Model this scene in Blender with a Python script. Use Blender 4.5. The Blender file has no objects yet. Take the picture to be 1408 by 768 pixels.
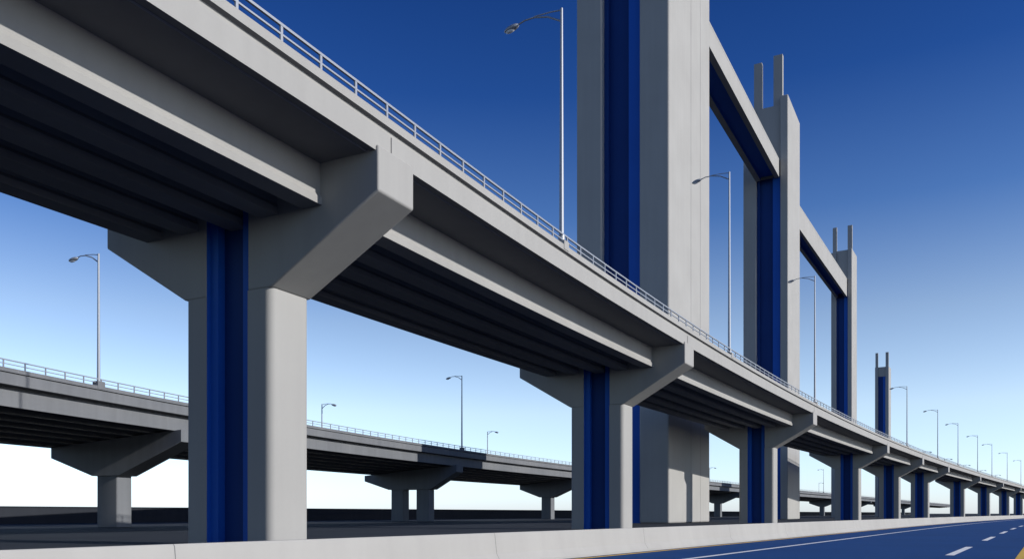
import bpy, bmesh, math, random
from mathutils import Vector, Matrix
random.seed(3)
scene = bpy.context.scene
EYE = 1.7
# ------------------------------------------------------------ materials
def new_mat(name):
    m = bpy.data.materials.new(name); m.use_nodes = True
    nt = m.node_tree; b = nt.nodes["Principled BSDF"]
    return m, nt, b
def concrete(name, c1, c2, rough=0.8, streak=0.045, bump=0.03, fine=0.008, spec=0.2):
    m, nt, b = new_mat(name); N = nt.nodes; L = nt.links
    tc = N.new("ShaderNodeTexCoord")
    n1 = N.new("ShaderNodeTexNoise"); n1.inputs["Scale"].default_value = 0.13; n1.inputs["Detail"].default_value = 4
    L.new(tc.outputs["Object"], n1.inputs["Vector"])
    mp = N.new("ShaderNodeMapping"); mp.inputs["Scale"].default_value = (1.1, 1.1, 0.06)
    L.new(tc.outputs["Object"], mp.inputs["Vector"])
    n2 = N.new("ShaderNodeTexNoise"); n2.inputs["Scale"].default_value = 1.0; n2.inputs["Detail"].default_value = 3
    L.new(mp.outputs[0], n2.inputs["Vector"])
    n3 = N.new("ShaderNodeTexNoise"); n3.inputs["Scale"].default_value = 5.0; n3.inputs["Detail"].default_value = 3
    L.new(tc.outputs["Object"], n3.inputs["Vector"])
    cr = N.new("ShaderNodeValToRGB")
    cr.color_ramp.elements[0].position = 0.3; cr.color_ramp.elements[0].color = (*c1, 1)
    cr.color_ramp.elements[1].position = 0.7; cr.color_ramp.elements[1].color = (*c2, 1)
    L.new(n1.outputs["Fac"], cr.inputs["Fac"])
    mr = N.new("ShaderNodeMapRange"); mr.inputs[1].default_value = 0.35; mr.inputs[2].default_value = 0.65
    mr.inputs[3].default_value = 1 - streak; mr.inputs[4].default_value = 1.0
    L.new(n2.outputs["Fac"], mr.inputs[0])
    mr2 = N.new("ShaderNodeMapRange"); mr2.inputs[1].default_value = 0.3; mr2.inputs[2].default_value = 0.7
    mr2.inputs[3].default_value = 1 - fine; mr2.inputs[4].default_value = 1 + fine
    L.new(n3.outputs["Fac"], mr2.inputs[0])
    mu = N.new("ShaderNodeMath"); mu.operation = 'MULTIPLY'
    L.new(mr.outputs[0], mu.inputs[0]); L.new(mr2.outputs[0], mu.inputs[1])
    vm = N.new("ShaderNodeVectorMath"); vm.operation = 'SCALE'
    L.new(cr.outputs["Color"], vm.inputs[0]); L.new(mu.outputs[0], vm.inputs["Scale"])
    L.new(vm.outputs[0], b.inputs["Base Color"])
    b.inputs["Roughness"].default_value = rough
    b.inputs["Specular IOR Level"].default_value = spec
    bp = N.new("ShaderNodeBump"); bp.inputs["Strength"].default_value = bump; bp.inputs["Distance"].default_value = 0.03
    L.new(n3.outputs["Fac"], bp.inputs["Height"]); L.new(bp.outputs[0], b.inputs["Normal"])
    return m
M_con = concrete("concrete_light", (0.315, 0.31, 0.296), (0.34, 0.336, 0.32))
M_con2 = concrete("concrete_girder", (0.30, 0.296, 0.285), (0.33, 0.326, 0.314))
M_soffit = concrete("concrete_soffit_shade", (0.15, 0.152, 0.158), (0.175, 0.177, 0.182))  # same concrete, darkened: underside shade put into the colour
M_conin = concrete("concrete_girder_shade", (0.21, 0.213, 0.22), (0.24, 0.243, 0.25))  # girder concrete with under-deck shade painted into its tone
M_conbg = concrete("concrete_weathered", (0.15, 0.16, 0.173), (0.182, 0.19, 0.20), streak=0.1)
M_conbgs = concrete("concrete_bg_soffit_shade", (0.075, 0.08, 0.09), (0.10, 0.105, 0.115), streak=0.1)  # darker copy for background undersides; shade is in the colour, not weathering
M_tower = concrete("concrete_tower", (0.325, 0.321, 0.306), (0.355, 0.351, 0.336), streak=0.035)
M_barrier = concrete("concrete_barrier", (0.34, 0.332, 0.31), (0.375, 0.367, 0.343), streak=0.05, bump=.08)
M_blue = concrete("blue_paint", (0.0045, 0.034, 0.165), (0.0052, 0.039, 0.185), rough=0.6, bump=0.01)
M_blue2 = concrete("blue_paint_trim", (0.010, 0.09, 0.42), (0.012, 0.10, 0.46), rough=0.55, bump=0.01)
M_groove = concrete("joint_dark", (0.13, 0.13, 0.13), (0.16, 0.16, 0.16))
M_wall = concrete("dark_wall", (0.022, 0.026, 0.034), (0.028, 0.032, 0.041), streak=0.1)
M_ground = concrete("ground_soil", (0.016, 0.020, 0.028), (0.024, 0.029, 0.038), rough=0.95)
M_deckasph = concrete("deck_asphalt", (0.045, 0.048, 0.052), (0.06, 0.062, 0.066), rough=0.9)
M_white = concrete("white_road_paint", (0.74, 0.75, 0.76), (0.82, 0.82, 0.82), rough=0.6, bump=0.1)
M_yellow = concrete("yellow_road_paint", (0.62, 0.38, 0.03), (0.72, 0.46, 0.05), rough=0.6, bump=0.1)
M_road = concrete("blue_asphalt", (0.009, 0.052, 0.180), (0.011, 0.062, 0.21), rough=0.9, bump=0.3, fine=.07, spec=.1)
m, nt, b = new_mat("galvanised_steel"); b.inputs["Base Color"].default_value = (0.30, 0.32, 0.35, 1)
b.inputs["Metallic"].default_value = 0.35; b.inputs["Roughness"].default_value = 0.5; M_steel = m
m, nt, b = new_mat("lamp_glass"); b.inputs["Base Color"].default_value = (0.75, 0.77, 0.8, 1); b.inputs["Roughness"].default_value = 0.2; M_glass = m

# ------------------------------------------------------------ helpers
def empty(name, loc=(0, 0, 0), rz=0):
    e = bpy.data.objects.new(name, None); scene.collection.objects.link(e)
    e.location = loc; e.rotation_euler = (0, 0, rz); return e
def mesh_obj(name, me, parent=None, loc=None, rz=0):
    o = bpy.data.objects.new(name, me); scene.collection.objects.link(o)
    if parent: o.parent = parent
    if loc is not None: o.location = loc; o.rotation_euler = (0, 0, rz)
    return o
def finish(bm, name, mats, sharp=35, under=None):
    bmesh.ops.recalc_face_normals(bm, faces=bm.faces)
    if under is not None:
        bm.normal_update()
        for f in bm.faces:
            if f.normal.z < -0.8: f.material_index = under  # downward faces get the copy with shade painted in
    me = bpy.data.meshes.new(name); bm.to_mesh(me); bm.free()
    for m in (mats if isinstance(mats, (list, tuple)) else [mats]): me.materials.append(m)
    for p in me.polygons: p.use_smooth = True
    me.set_sharp_from_angle(angle=math.radians(sharp))
    return me
def add_box(bm, x0, x1, y0, y1, z0, z1, mi=0, frame=None):
    vs = []
    for z in (z0, z1):
        for (x, y) in ((x0, y0), (x1, y0), (x1, y1), (x0, y1)):
            v = Vector((x, y, z))
            vs.append(bm.verts.new(frame(v) if frame else v))
    fs = [(0, 3, 2, 1), (4, 5, 6, 7), (0, 1, 5, 4), (1, 2, 6, 5), (2, 3, 7, 6), (3, 0, 4, 7)]
    for f in fs:
        fc = bm.faces.new([vs[i] for i in f]); fc.material_index = mi
def plan_prism(bm, poly, z0, z1, mi=0):
    b0 = [bm.verts.new((x, y, z0)) for x, y in poly]; b1 = [bm.verts.new((x, y, z1)) for x, y in poly]
    n = len(poly)
    bm.faces.new(b0[::-1]).material_index = mi; bm.faces.new(b1).material_index = mi
    for i in range(n): bm.faces.new([b0[i], b0[(i + 1) % n], b1[(i + 1) % n], b1[i]]).material_index = mi
def rounded(x0, x1, y0, y1, r, corners):
    C = [(x0, y0), (x1, y0), (x1, y1), (x0, y1)]; ctr = [(x0 + r, y0 + r), (x1 - r, y0 + r), (x1 - r, y1 - r), (x0 + r, y1 - r)]
    out = []
    for i in range(4):
        if i in corners:
            a0 = math.pi + i * math.pi / 2
            for k in range(8):
                t = a0 + k / 7 * math.pi / 2
                out.append((ctr[i][0] + r * math.cos(t), ctr[i][1] + r * math.sin(t)))
        else: out.append(C[i])
    return out
def tube(bm, pts, radii, seg=10, mi=0):
    rings = []
    n = len(pts)
    for i, p in enumerate(pts):
        p = Vector(p)
        d = (Vector(pts[min(i + 1, n - 1)]) - Vector(pts[max(i - 1, 0)])).normalized()
        up = Vector((0, 1, 0)) if abs(d.y) < 0.9 else Vector((1, 0, 0))
        a = d.cross(up).normalized(); b_ = d.cross(a).normalized()
        rings.append([bm.verts.new(p + radii[i] * (math.cos(t) * a + math.sin(t) * b_)) for t in [2 * math.pi * k / seg for k in range(seg)]])
    for i in range(n - 1):
        for k in range(seg):
            f = bm.faces.new([rings[i][k], rings[i][(k + 1) % seg], rings[i + 1][(k + 1) % seg], rings[i + 1][k]]); f.material_index = mi
    for r in (rings[0], rings[-1]):
        f = bm.faces.new(r); f.material_index = mi

class Path:
    """plan alignment: start point at s=0, heading (deg clockwise from +Y) as function of s"""
    def __init__(self, x0, y0, head, smin, smax, ds=1.0):
        self.ds = ds; self.smin = smin; self.pts = {}
        self.head = head
        n0 = int(round(smin / ds)); n1 = int(round(smax / ds))
        self.n0, self.n1 = n0, n1
        self.pts[0] = (x0, y0)
        for i in range(0, n1):
            t = math.radians(head((i + .5) * ds)); x, y = self.pts[i]
            self.pts[i + 1] = (x + math.sin(t) * ds, y + math.cos(t) * ds)
        for i in range(0, n0, -1):
            t = math.radians(head((i - .5) * ds)); x, y = self.pts[i]
            self.pts[i - 1] = (x - math.sin(t) * ds, y - math.cos(t) * ds)
    def at(self, s, a, z):     # a = distance to the left of the line
        k = s / self.ds; i = max(self.n0, min(self.n1 - 1, math.floor(k))); f = k - i
        x = self.pts[i][0] * (1 - f) + self.pts[i + 1][0] * f
        y = self.pts[i][1] * (1 - f) + self.pts[i + 1][1] * f
        t = math.radians(self.head(s))
        return Vector((x - a * math.cos(t), y + a * math.sin(t), z))
    def rz(self, s): return -math.radians(self.head(s))
def srange(a, b, step):
    n = max(1, int(math.ceil((b - a) / step))); return [a + (b - a) * i / n for i in range(n + 1)]
def sweep_into(bm, path, ss, prof, zf=None, mi=0):
    rings = []
    for s in ss:
        rings.append([bm.verts.new(path.at(s, a, z + (zf(a) if zf else 0))) for a, z in prof])
    m = len(prof)
    for i in range(len(ss) - 1):
        for k in range(m):
            f = bm.faces.new([rings[i][k], rings[i][(k + 1) % m], rings[i + 1][(k + 1) % m], rings[i + 1][k]]); f.material_index = mi
    bm.faces.new(rings[0]).material_index = mi; bm.faces.new(rings[-1]).material_index = mi
def sheet_into(bm, path, ss, a0, a1, z, mi=0):
    prev = None
    for s in ss:
        cur = (bm.verts.new(path.at(s, a0, z)), bm.verts.new(path.at(s, a1, z)))
        if prev:
            bm.faces.new([prev[0], prev[1], cur[1], cur[0]]).material_index = mi
        prev = cur
def bevel_mod(o, w, seg=2):
    b = o.modifiers.new("bevel", 'BEVEL'); b.width = w; b.segments = seg; b.limit_method = 'ANGLE'; b.angle_limit = math.radians(25)

# ------------------------------------------------------------ street lamps
lamp_cache = {}
def lamp_mesh(h, arm):
    key = (round(h, 1), arm)
    if key in lamp_cache: return lamp_cache[key]
    bm = bmesh.new()
    tube(bm, [(0, 0, 0), (0, 0, 0.5)], [0.26, 0.24], 14)
    tube(bm, [(0, 0, 0.5), (0, 0, h * 0.5), (0, 0, h)], [0.17, 0.135, 0.10], 14)
    tube(bm, [(0, 0, h - 0.9), (-0.25 * arm, 0, h - 0.30), (-0.5 * arm, 0, h - 0.04), (-0.68 * arm, 0, h - 0.05), (-0.82 * arm, 0, h - 0.22)], [0.07, 0.065, 0.06, 0.055, 0.06], 8)
    tube(bm, [(0, 0, h - 0.12), (-0.2 * arm, 0, h - 0.02), (-0.5 * arm, 0, h + 0.02)], [0.05, 0.045, 0.04], 8)
    mat = Matrix.Translation((-0.88 * arm - 0.2, 0, h - 0.33)) @ Matrix.Rotation(math.radians(-12), 4, 'Y') @ Matrix.Diagonal((0.62, 0.27, 0.2, 1))
    bmesh.ops.create_uvsphere(bm, u_segments=18, v_segments=10, radius=1, matrix=mat)
    mat = Matrix.Translation((-0.88 * arm - 0.3, 0, h - 0.44)) @ Matrix.Rotation(math.radians(-12), 4, 'Y') @ Matrix.Diagonal((0.4, 0.2, 0.17, 1))
    nf = len(bm.faces)
    bmesh.ops.create_uvsphere(bm, u_segments=14, v_segments=8, radius=1, matrix=mat)
    bm.faces.ensure_lookup_table()
    for f in bm.faces[nf:]: f.material_index = 1
    lamp_cache[key] = finish(bm, "street_lamp_mesh", [M_steel, M_glass], 50)
    return lamp_cache[key]
def lamp(path, s, a, z, h, arm=4.2, flip=False):
    p = path.at(s, a, z)
    mesh_obj("street_lamp", lamp_mesh(h, arm), None, p, path.rz(s) + (math.pi if flip else 0))

# ------------------------------------------------------------ piers
def cap_poly(bm, pts, y0, y1):
    f_ = [bm.verts.new((-a, y0, z)) for a, z in pts]; b_ = [bm.verts.new((-a, y1, z)) for a, z in pts]
    n = len(pts)
    bm.faces.new(f_); bm.faces.new(b_[::-1])
    for i in range(n): bm.faces.new([f_[i], b_[i], b_[(i + 1) % n], f_[(i + 1) % n]])
def pier_meshes(W, zt, ztb, zj, colw, depth, groove):
    """hammerhead pier; local x<0 goes under the deck, front face at y=0"""
    c = W / 2 + .18; ca, cb = c - colw / 2, c + colw / 2
    g0, g1 = c - groove / 2, c + groove / 2
    R = .42
    bm = bmesh.new()
    cap_poly(bm, [(0, zt), (0, ztb[0]), (ca, zj), (g0, zj), (g0, zt)], 0, depth)
    cap_poly(bm, [(W, zt), (W, ztb[1]), (cb, zj), (g1, zj), (g1, zt)], 0, depth)
    cap = finish(bm, "cap", M_con, 20)
    bm = bmesh.new()
    plan_prism(bm, rounded(-g0, -ca - .004, .004, depth - .004, R, {1, 2}), 0, zj - .001)
    plan_prism(bm, rounded(-cb + .004, -g1, .004, depth - .004, R, {0, 3}), 0, zj - .001)
    col = finish(bm, "column", M_con, 25)
    bm = bmesh.new()
    gw = groove; z1 = zt - 0.12
    add_box(bm, -g1 + 0.002, -g1 + 0.2 * gw, 0.28, depth - 0.3, 0, z1, 1)
    add_box(bm, -g0 - 0.2 * gw, -g0 - 0.002, 0.28, depth - 0.3, 0, z1, 1)
    add_box(bm, -g1 + 0.15 * gw, -g0 - 0.15 * gw, 0.75, depth - 0.75, 0, z1 - 0.03, 0)
    add_box(bm, -g1 - 0.01, -g1 + 0.03, 0.06, 0.4, 0, z1, 1)
    add_box(bm, -g0 - 0.03, -g0 + 0.01, 0.06, 0.4, 0, z1, 1)
    pan = finish(bm, "blue_panel", [M_blue, M_blue2])
    return cap, col, pan
def pier_bg_mesh(W, ztr, ztl, zbr, zbl, zj, cols, depth):
    bm = bmesh.new()
    ca = min(c[0] for c in cols); cb = max(c[1] for c in cols)
    cap_poly(bm, [(0, ztr), (0, zbr), (ca - .5, zj), (cb + .5, zj), (W, zbl), (W, ztl)], 0, depth)
    for c0, c1 in cols:
        plan_prism(bm, rounded(-c1, -c0, .25, depth - .25, .2, {0, 1, 2, 3}), 0, zj + .05)
    return finish(bm, "pier_bg", M_conbg, 25)

# ------------------------------------------------------------ main viaduct
mainp = Path(-10.15, 31.0, lambda s: 27 + 9.5 * (1 - math.exp(-max(0, s - 15) / 160)), -150, 1500)
viaduct = empty("highway_viaduct")
SM = srange(-140, 20, 8) + srange(24, 1400, 4)
W = 19.0
def Z(h): return h + EYE
bm = bmesh.new()
PT = 18.82
prof = [(.15, Z(17.0)), (.15, Z(18.1)), (.27, Z(18.14)), (.27, Z(18.38)), (.04, Z(18.41)), (.04, Z(PT)), (.54, Z(PT)), (.66, Z(17.6)), (W - .66, Z(17.6)), (W - .54, Z(PT)),
        (W - .04, Z(PT)), (W - .04, Z(18.41)), (W - .27, Z(18.38)), (W - .27, Z(18.14)), (W - .15, Z(18.1)), (W - .15, Z(17.0)), (W - .5, Z(17.0)), (W - .55, Z(17.06)), (W - .65, Z(17.06)), (W - .7, Z(17.0)),
        (.7, Z(17.0)), (.65, Z(17.06)), (.55, Z(17.06)), (.5, Z(17.0))]
sweep_into(bm, mainp, SM, prof)
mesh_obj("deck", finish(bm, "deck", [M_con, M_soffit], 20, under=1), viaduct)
bm = bmesh.new(); sheet_into(bm, mainp, SM, .74, W - .74, Z(17.604)); mesh_obj("deck_asphalt", finish(bm, "deck_asphalt", M_deckasph), viaduct)
for i in range(5):
    bm = bmesh.new()
    a = 3.35 + i * 2.78
    sweep_into(bm, mainp, SM, [(a + .12, Z(17.02)), (a + .12, Z(15.5)), (a, Z(15.3)), (a, Z(14.95)), (a + 1.2, Z(14.95)), (a + 1.2, Z(15.3)), (a + 1.08, Z(15.5)), (a + 1.08, Z(17.02))])
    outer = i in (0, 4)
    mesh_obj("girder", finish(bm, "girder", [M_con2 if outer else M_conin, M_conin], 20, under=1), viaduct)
caps, cols, pans = pier_meshes(W, Z(17.25), (Z(15.1), Z(15.1)), Z(11.4), 6.1, 2.95, 2.95)
PS = [-95, -42, 8.6, 58.9, 125, 204, 263, 321, 420, 520, 625, 720, 820, 920, 1020, 1120, 1220]
for s in PS:
    e = empty("pier", mainp.at(s, 0, 0), mainp.rz(s)); e.parent = viaduct
    o = mesh_obj("cap", caps, e); bevel_mod(o, 0.09, 3)
    mesh_obj("column", cols, e); mesh_obj("blue_panel", pans, e)
bm = bmesh.new()
for i, s in enumerate(PS):
    fr = (lambda s: (lambda v: mainp.at(s + v.y, -v.x, v.z)))(s + 1.2)
    add_box(bm, -.147, -.12, 0, .05, Z(17.02), Z(18.05), 0, fr)
mesh_obj("expansion_joints", finish(bm, "joints", M_groove), viaduct)
def railing(path, ss0, ss1, a, z, step, parent, h=.85, zf=0, t=.045):
    bm = bmesh.new(); ss = srange(ss0, ss1, 4)
    sweep_into(bm, path, ss, [(a - t, z + h - 2 * t), (a - t, z + h), (a + t, z + h), (a + t, z + h - 2 * t)])
    sweep_into(bm, path, ss, [(a - .7 * t, z + h * .5 - t), (a - .7 * t, z + h * .5 + .4 * t), (a + .7 * t, z + h * .5 + .4 * t), (a + .7 * t, z + h * .5 - t)])
    s = ss0
    while s < min(ss1, 620):
        fr = (lambda s: (lambda v: path.at(s + v.y, a - v.x, v.z)))(s)
        add_box(bm, -t * .8, t * .8, -t * 1.2, t * 1.2, z + .001, z + h - t, 0, fr)
        add_box(bm, -.11, .11, -.13, .13, z - .01, z + .035, 0, fr)
        s += step
    return mesh_obj("railing", finish(bm, "railing", M_steel), parent)
railing(mainp, -60, 1300, .25, Z(PT), 2.4, viaduct, t=.055)
railing(mainp, -60, 1300, W - .25, Z(PT), 2.4, viaduct, t=.055)
bm = bmesh.new()
LM = [(-24, 16.5), (30.6, 17.0), (77, 22.2), (128, 22.3), (237, 17.3), (298, 17), (350, 17), (413, 17), (470, 17), (545, 17), (630, 17), (720, 17), (800, 17), (900, 17)]
for s, h in LM:
    lamp(mainp, s, .4, Z(19.1), h - .5, 4.3)
    fr = (lambda s: (lambda v: mainp.at(s + v.y, -v.x, v.z)))(s)
    add_box(bm, -.76, 0.0, -.4, .4, Z(18.5), Z(19.13), 0, fr)
mesh_obj("lamp_plinths", finish(bm, "plinths", M_con), viaduct)
for s in (330, 385, 445, 510, 580, 660):
    lamp(mainp, s, W - .5, Z(18.8), 8.5, 3.2, True)

# ------------------------------------------------------------ background viaduct
bgp = Path(-46, 74, lambda s: 14 + 19 * (1 - math.exp(-max(0, s) / 130)), -120, 1500)
vb = empty("highway_viaduct")
SB = srange(-110, 1400, 5)
WB = 21.0
zf = lambda a: -0.085 * a
bm = bmesh.new()
prof = [(0, Z(11.7)), (0, Z(12.65)), (.14, Z(12.7)), (.14, Z(12.8)), (-.04, Z(12.83)), (-.04, Z(13.2)), (.45, Z(13.2)), (.5, Z(12.5)), (WB - .5, Z(12.5)), (WB - .45, Z(13.2)), (WB - .1, Z(13.2)), (WB, Z(12.75)), (WB, Z(11.7))]
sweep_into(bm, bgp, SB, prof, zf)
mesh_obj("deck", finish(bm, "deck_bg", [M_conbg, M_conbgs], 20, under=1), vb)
for i in range(7):
    bm = bmesh.new()
    a = .9 + i * 3.0
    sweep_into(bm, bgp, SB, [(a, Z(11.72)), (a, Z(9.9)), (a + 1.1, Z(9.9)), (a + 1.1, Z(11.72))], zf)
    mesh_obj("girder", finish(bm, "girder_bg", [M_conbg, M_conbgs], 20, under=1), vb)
c = WB / 2
WP = 19.6
pb1 = pier_bg_mesh(WP, Z(9.95), Z(9.9 - .085 * WP), Z(8.5), Z(6.9), Z(4.6), [(c - .9, c + 2.2)], 3.0)
pb2 = pier_bg_mesh(WB + 1.5, Z(9.95), Z(9.9 - .085 * WB), Z(8.5), Z(6.9), Z(5.0), [(c - 3.8, c - .8), (c + 2.4, c + 5.4)], 3.0)
for s in (-55, 25, 102, 172, 250, 342, 450, 565, 690, 820, 950, 1080):
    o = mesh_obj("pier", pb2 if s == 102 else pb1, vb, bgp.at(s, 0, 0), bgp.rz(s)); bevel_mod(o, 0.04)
railing(bgp, -100, 1300, .22, Z(13.2), 2.4, vb, h=.8, t=.05)
bm = bmesh.new()
for s, h in ((12.5, 13.8), (105, 15.5), (190, 15), (290, 15), (400, 15), (520, 15), (640, 15), (780, 15)):
    lamp(bgp, s, .3, Z(13.2), h, 3.4)
    fr = (lambda s: (lambda v: bgp.at(s + v.y, -v.x, v.z)))(s)
    add_box(bm, -.6, .08, -.5, .5, Z(12.9), Z(13.7), 0, fr)
mesh_obj("lamp_plinths", finish(bm, "plinths_bg", M_conbg), vb)
for s, h in ((85, 10), (155, 11), (260, 11), (360, 11), (470, 11), (600, 11)):
    lamp(bgp, s, WB - .3, Z(13.2 + zf(WB)), h, 3.0, True)

# ------------------------------------------------------------ towers
def tower(corner, head, w, b, recess, zblue, top_l, top_m, top_r, spires, grooves):
    """origin: front right corner. recess=(from,to) fractions measured from the LEFT edge"""
    e = empty("bridge_pylon", (corner[0], corner[1], 0), -math.radians(head))
    r0, r1 = -w + recess[0] * w, -w + recess[1] * w
    bm = bmesh.new()
    add_box(bm, -w, r0, 0, b, 0, Z(top_l)); add_box(bm, r1, 0, 0, b, 0, Z(top_r))
    if top_m > zblue: add_box(bm, r0 + .003, r1 - .003, .05 * b, b - .05 * b, Z(zblue), Z(top_m))
    o = mesh_obj("shaft", finish(bm, "shaft", M_tower), e); bevel_mod(o, 0.018 * w, 4)
    bm = bmesh.new()
    add_box(bm, r0 + .003, r1 - .003, .07 * b, b - .06 * b, 0, Z(zblue) - .01, 0)
    rw = r1 - r0
    add_box(bm, r1 - .33 * rw, r1 - .01, .035 * b, .2 * b, 0, Z(zblue) - .02, 1)
    add_box(bm, r0 - .02, r0 + .12 * rw, .035 * b, .2 * b, 0, Z(zblue) - .02, 0)
    mesh_obj("blue_recess", finish(bm, "recess", [M_blue, M_blue2]), e)
    bm = bmesh.new()
    for g in grooves: add_box(bm, -.1, .012, g * b, g * b + .006 * w, 0, Z(top_r) - .5)
    if grooves: mesh_obj("joints", finish(bm, "tjoints", M_groove), e)
    if spires:
        bm = bmesh.new()
        for x0, x1, zb, zt in spires:
            add_box(bm, -w + x0 * w, -w + x1 * w, .07 * b, .07 * b + max(.8, .12 * w), Z(zb), Z(zt))
        o = mesh_obj("spires", finish(bm, "spires", M_tower), e); bevel_mod(o, 0.05)
    return e
tower((26.6, 140), 28.3, 17.1, 26, (.29, .69), 138, 140, 140, 142, [], (.5, .74))
tower((78.1, 234), 28.3, 12.5, 20, (.30, .83), 96, 106, 116.5, 118.5, [(.22, .40, 104, 130), (.66, .86, 104, 131)], ())
tower((138.3, 336.5), 31, 8.0, 13, (.25, .80), 92, 107, 107.6, 107.8, [(.06, .26, 104, 117.5), (.78, 1.0, 104, 117.5)], ())
tower((195, 428), 32, 6.6, 8, (.22, .76), 71, 76, 76, 76, [(.02, .22, 74, 83.5), (.76, .98, 74, 83.5)], ())
def cbeam(p0, p1, width, zb, zt):
    d = Vector((p1[0] - p0[0], p1[1] - p0[1], 0)); Ln = d.length; head = math.atan2(d.x, d.y)
    e = empty("connecting_beam", (p0[0], p0[1], 0), -head)
    bm = bmesh.new(); rim = .2 * width; zr = zb + .2 * (zt - zb)
    add_box(bm, -width, -width + rim, 0, Ln, zb, zt - .02); add_box(bm, -rim, 0, 0, Ln, zb, zt - .02)
    add_box(bm, -width - .02, .02, 0, Ln, zt - .5, zt)
    mesh_obj("beam_webs", finish(bm, "beamwebs", M_tower), e)
    bm = bmesh.new(); add_box(bm, -width + rim - .01, -rim + .01, .02, Ln - .02, zr, zt - .52)
    add_box(bm, -width + rim + .0, -width + rim + .06, .02, Ln - .02, zb + .3, zr + .1)
    mesh_obj("beam_soffit", finish(bm, "beamsoffit", M_blue2), e)
cbeam((37.3, 163.6), (76.2, 235.6), 6.6, Z(95.5), Z(100.6))
cbeam((86.4, 252), (136.8, 337.6), 4.4, Z(88.3), Z(95.6))

# ------------------------------------------------------------ road, barrier, ground
rp = Path(1.8, 30.7, lambda s: 33 + (4.0 * (1 - math.exp(-(s - 60) / 200)) if s > 60 else 0), -120, 1500)
SR = srange(-110, 1400, 5)
bm = bmesh.new(); S = 6000
q = [bm.verts.new(v) for v in ((-S, -S, 0), (S, -S, 0), (S, S, 0), (-S, S, 0))]; bm.faces.new(q)
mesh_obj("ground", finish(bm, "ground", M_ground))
bm = bmesh.new(); sheet_into(bm, rp, SR, -.1, -20.3, .006); mesh_obj("road", finish(bm, "road", M_road))
mk = empty("road_markings")
bm = bmesh.new(); sheet_into(bm, rp, SR, -.35, -.62, .012); sheet_into(bm, rp, SR, -14.15, -14.45, .012)
mesh_obj("yellow_edge_lines", finish(bm, "yl", M_yellow), mk)
bm = bmesh.new(); sheet_into(bm, rp, SR, -3.8, -4.08, .012)
s = -101.0 + 4.4
while s < 700:
    sheet_into(bm, rp, srange(s, s + 10, 3), -11.68, -12.0, .012); s += 21.5
mesh_obj("white_lines", finish(bm, "wl", M_white), mk)
def barrier(name, a0, sgn):
    bm = bmesh.new()
    pr = [(a0, 0), (a0, .09), (a0 + sgn * .16, .36), (a0 + sgn * .24, 1.0), (a0 + sgn * .27, 1.05), (a0 + sgn * .45, 1.05), (a0 + sgn * .48, 1.0), (a0 + sgn * .56, .36), (a0 + sgn * .72, .09), (a0 + sgn * .72, 0)]
    sweep_into(bm, rp, SR, pr)
    o = mesh_obj(name, finish(bm, name, M_barrier, 15))
    bm = bmesh.new()
    s = -100
    while s < 260:
        f = lambda a, z, ds: rp.at(s + ds, a0 + sgn * a, z)
        for (p, q_) in (((-.003, .09), (.157, .36)), ((.157, .36), (.237, 1.0)), ((.237, 1.0), (.27, 1.053)), ((.27, 1.053), (.45, 1.053))):
            bm.faces.new([bm.verts.new(f(p[0], p[1], 0)), bm.verts.new(f(p[0], p[1], .02)), bm.verts.new(f(q_[0], q_[1], .02)), bm.verts.new(f(q_[0], q_[1], 0))])
        s += 12
    mesh_obj("joints", finish(bm, "bjoints", M_groove), o)
barrier("concrete_barrier", 0, 1)
barrier("concrete_barrier", -18.6, -1)
wp = Path(-110, 70, lambda s: 24 + 10 * (1 - math.exp(-max(0, s) / 200)), -200, 1500)
bm = bmesh.new()
sweep_into(bm, wp, srange(-190, 1300, 10), [(0, 0), (0, 2.65), (-.1, 2.65), (-.1, 2.85), (.5, 2.85), (.5, 0)])
mesh_obj("retaining_wall", finish(bm, "retaining_wall", M_wall, 20))

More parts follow.
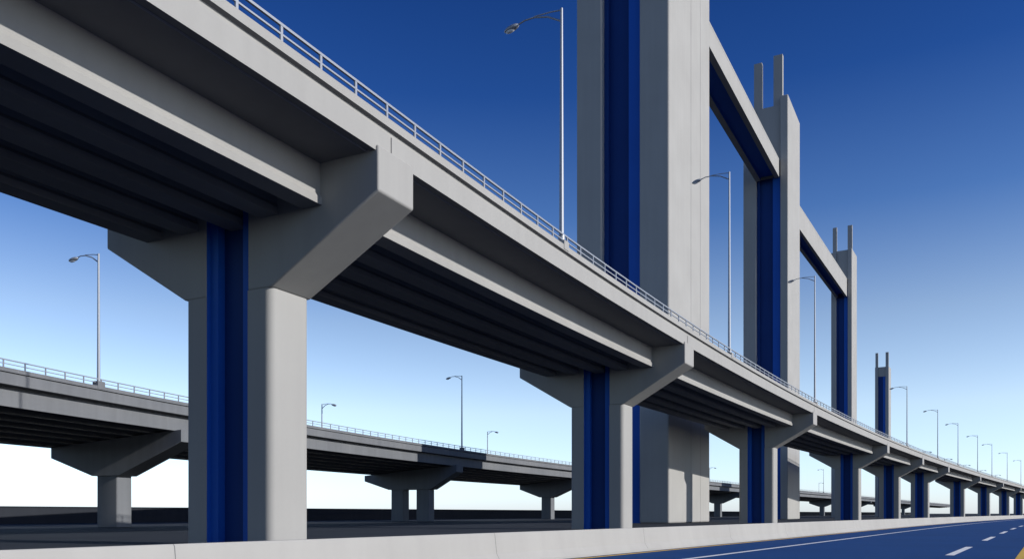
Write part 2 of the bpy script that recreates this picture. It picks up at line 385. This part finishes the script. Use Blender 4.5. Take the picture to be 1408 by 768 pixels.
# ------------------------------------------------------------ light
EL = math.radians(22.5); sx, sy = .93, -.358
sd = Vector((sx, sy, 0)).normalized() * math.cos(EL) + Vector((0, 0, math.sin(EL)))
sun = bpy.data.lights.new("sun", 'SUN'); sun.energy = 4.6; sun.angle = math.radians(.5); sun.color = (1, .96, .91)
so = bpy.data.objects.new("sun", sun); scene.collection.objects.link(so)
so.rotation_euler = (-sd).to_track_quat('-Z', 'Y').to_euler()
w = bpy.data.worlds.new("World"); scene.world = w; w.use_nodes = True
nt = w.node_tree; N = nt.nodes; L = nt.links
bg = N["Background"]; bg.inputs["Strength"].default_value = 0.11
sky = N.new("ShaderNodeTexSky"); sky.sky_type = 'NISHITA'; sky.sun_disc = False
sky.sun_elevation = EL; sky.sun_rotation = math.atan2(sx, sy); sky.air_density = 1.0; sky.dust_density = 0.3; sky.ozone_density = 3.0
tc = N.new("ShaderNodeTexCoord"); sp = N.new("ShaderNodeSeparateXYZ"); L.new(tc.outputs["Generated"], sp.inputs[0])
cr = N.new("ShaderNodeValToRGB"); L.new(sp.outputs["Z"], cr.inputs["Fac"])
el = cr.color_ramp.elements
el[0].position = 0.0; el[0].color = (1.5, 1.75, 2.6, 1)
el[1].position = 0.62; el[1].color = (.06, .24, .66, 1)
for p, c_ in ((.05, (1.7, 1.8, 2.3, 1)), (.12, (2.0, 1.8, 1.85, 1)), (.22, (1.5, 1.38, 1.45, 1)), (.33, (.55, .78, 1.18, 1)), (.45, (.17, .42, .92, 1))):
    x = el.new(p); x.color = c_
mx = N.new("ShaderNodeMix"); mx.data_type = 'RGBA'; mx.blend_type = 'MULTIPLY'; mx.inputs["Factor"].default_value = 1
L.new(sky.outputs[0], mx.inputs["A"]); L.new(cr.outputs["Color"], mx.inputs["B"]); L.new(mx.outputs["Result"], bg.inputs["Color"])
scene.view_settings.view_transform = 'Standard'; scene.view_settings.look = 'None'; scene.view_settings.exposure = 0
# ------------------------------------------------------------ camera
cam = bpy.data.cameras.new("camera"); co = bpy.data.objects.new("camera", cam); scene.collection.objects.link(co)
co.location = (0, 0, EYE); co.rotation_euler = (math.radians(90), 0, 0)
cam.sensor_width = 36; cam.lens = 36 * 1137 / 1408; cam.shift_y = 321 / 1408; cam.clip_start = .1; cam.clip_end = 20000
scene.camera = co
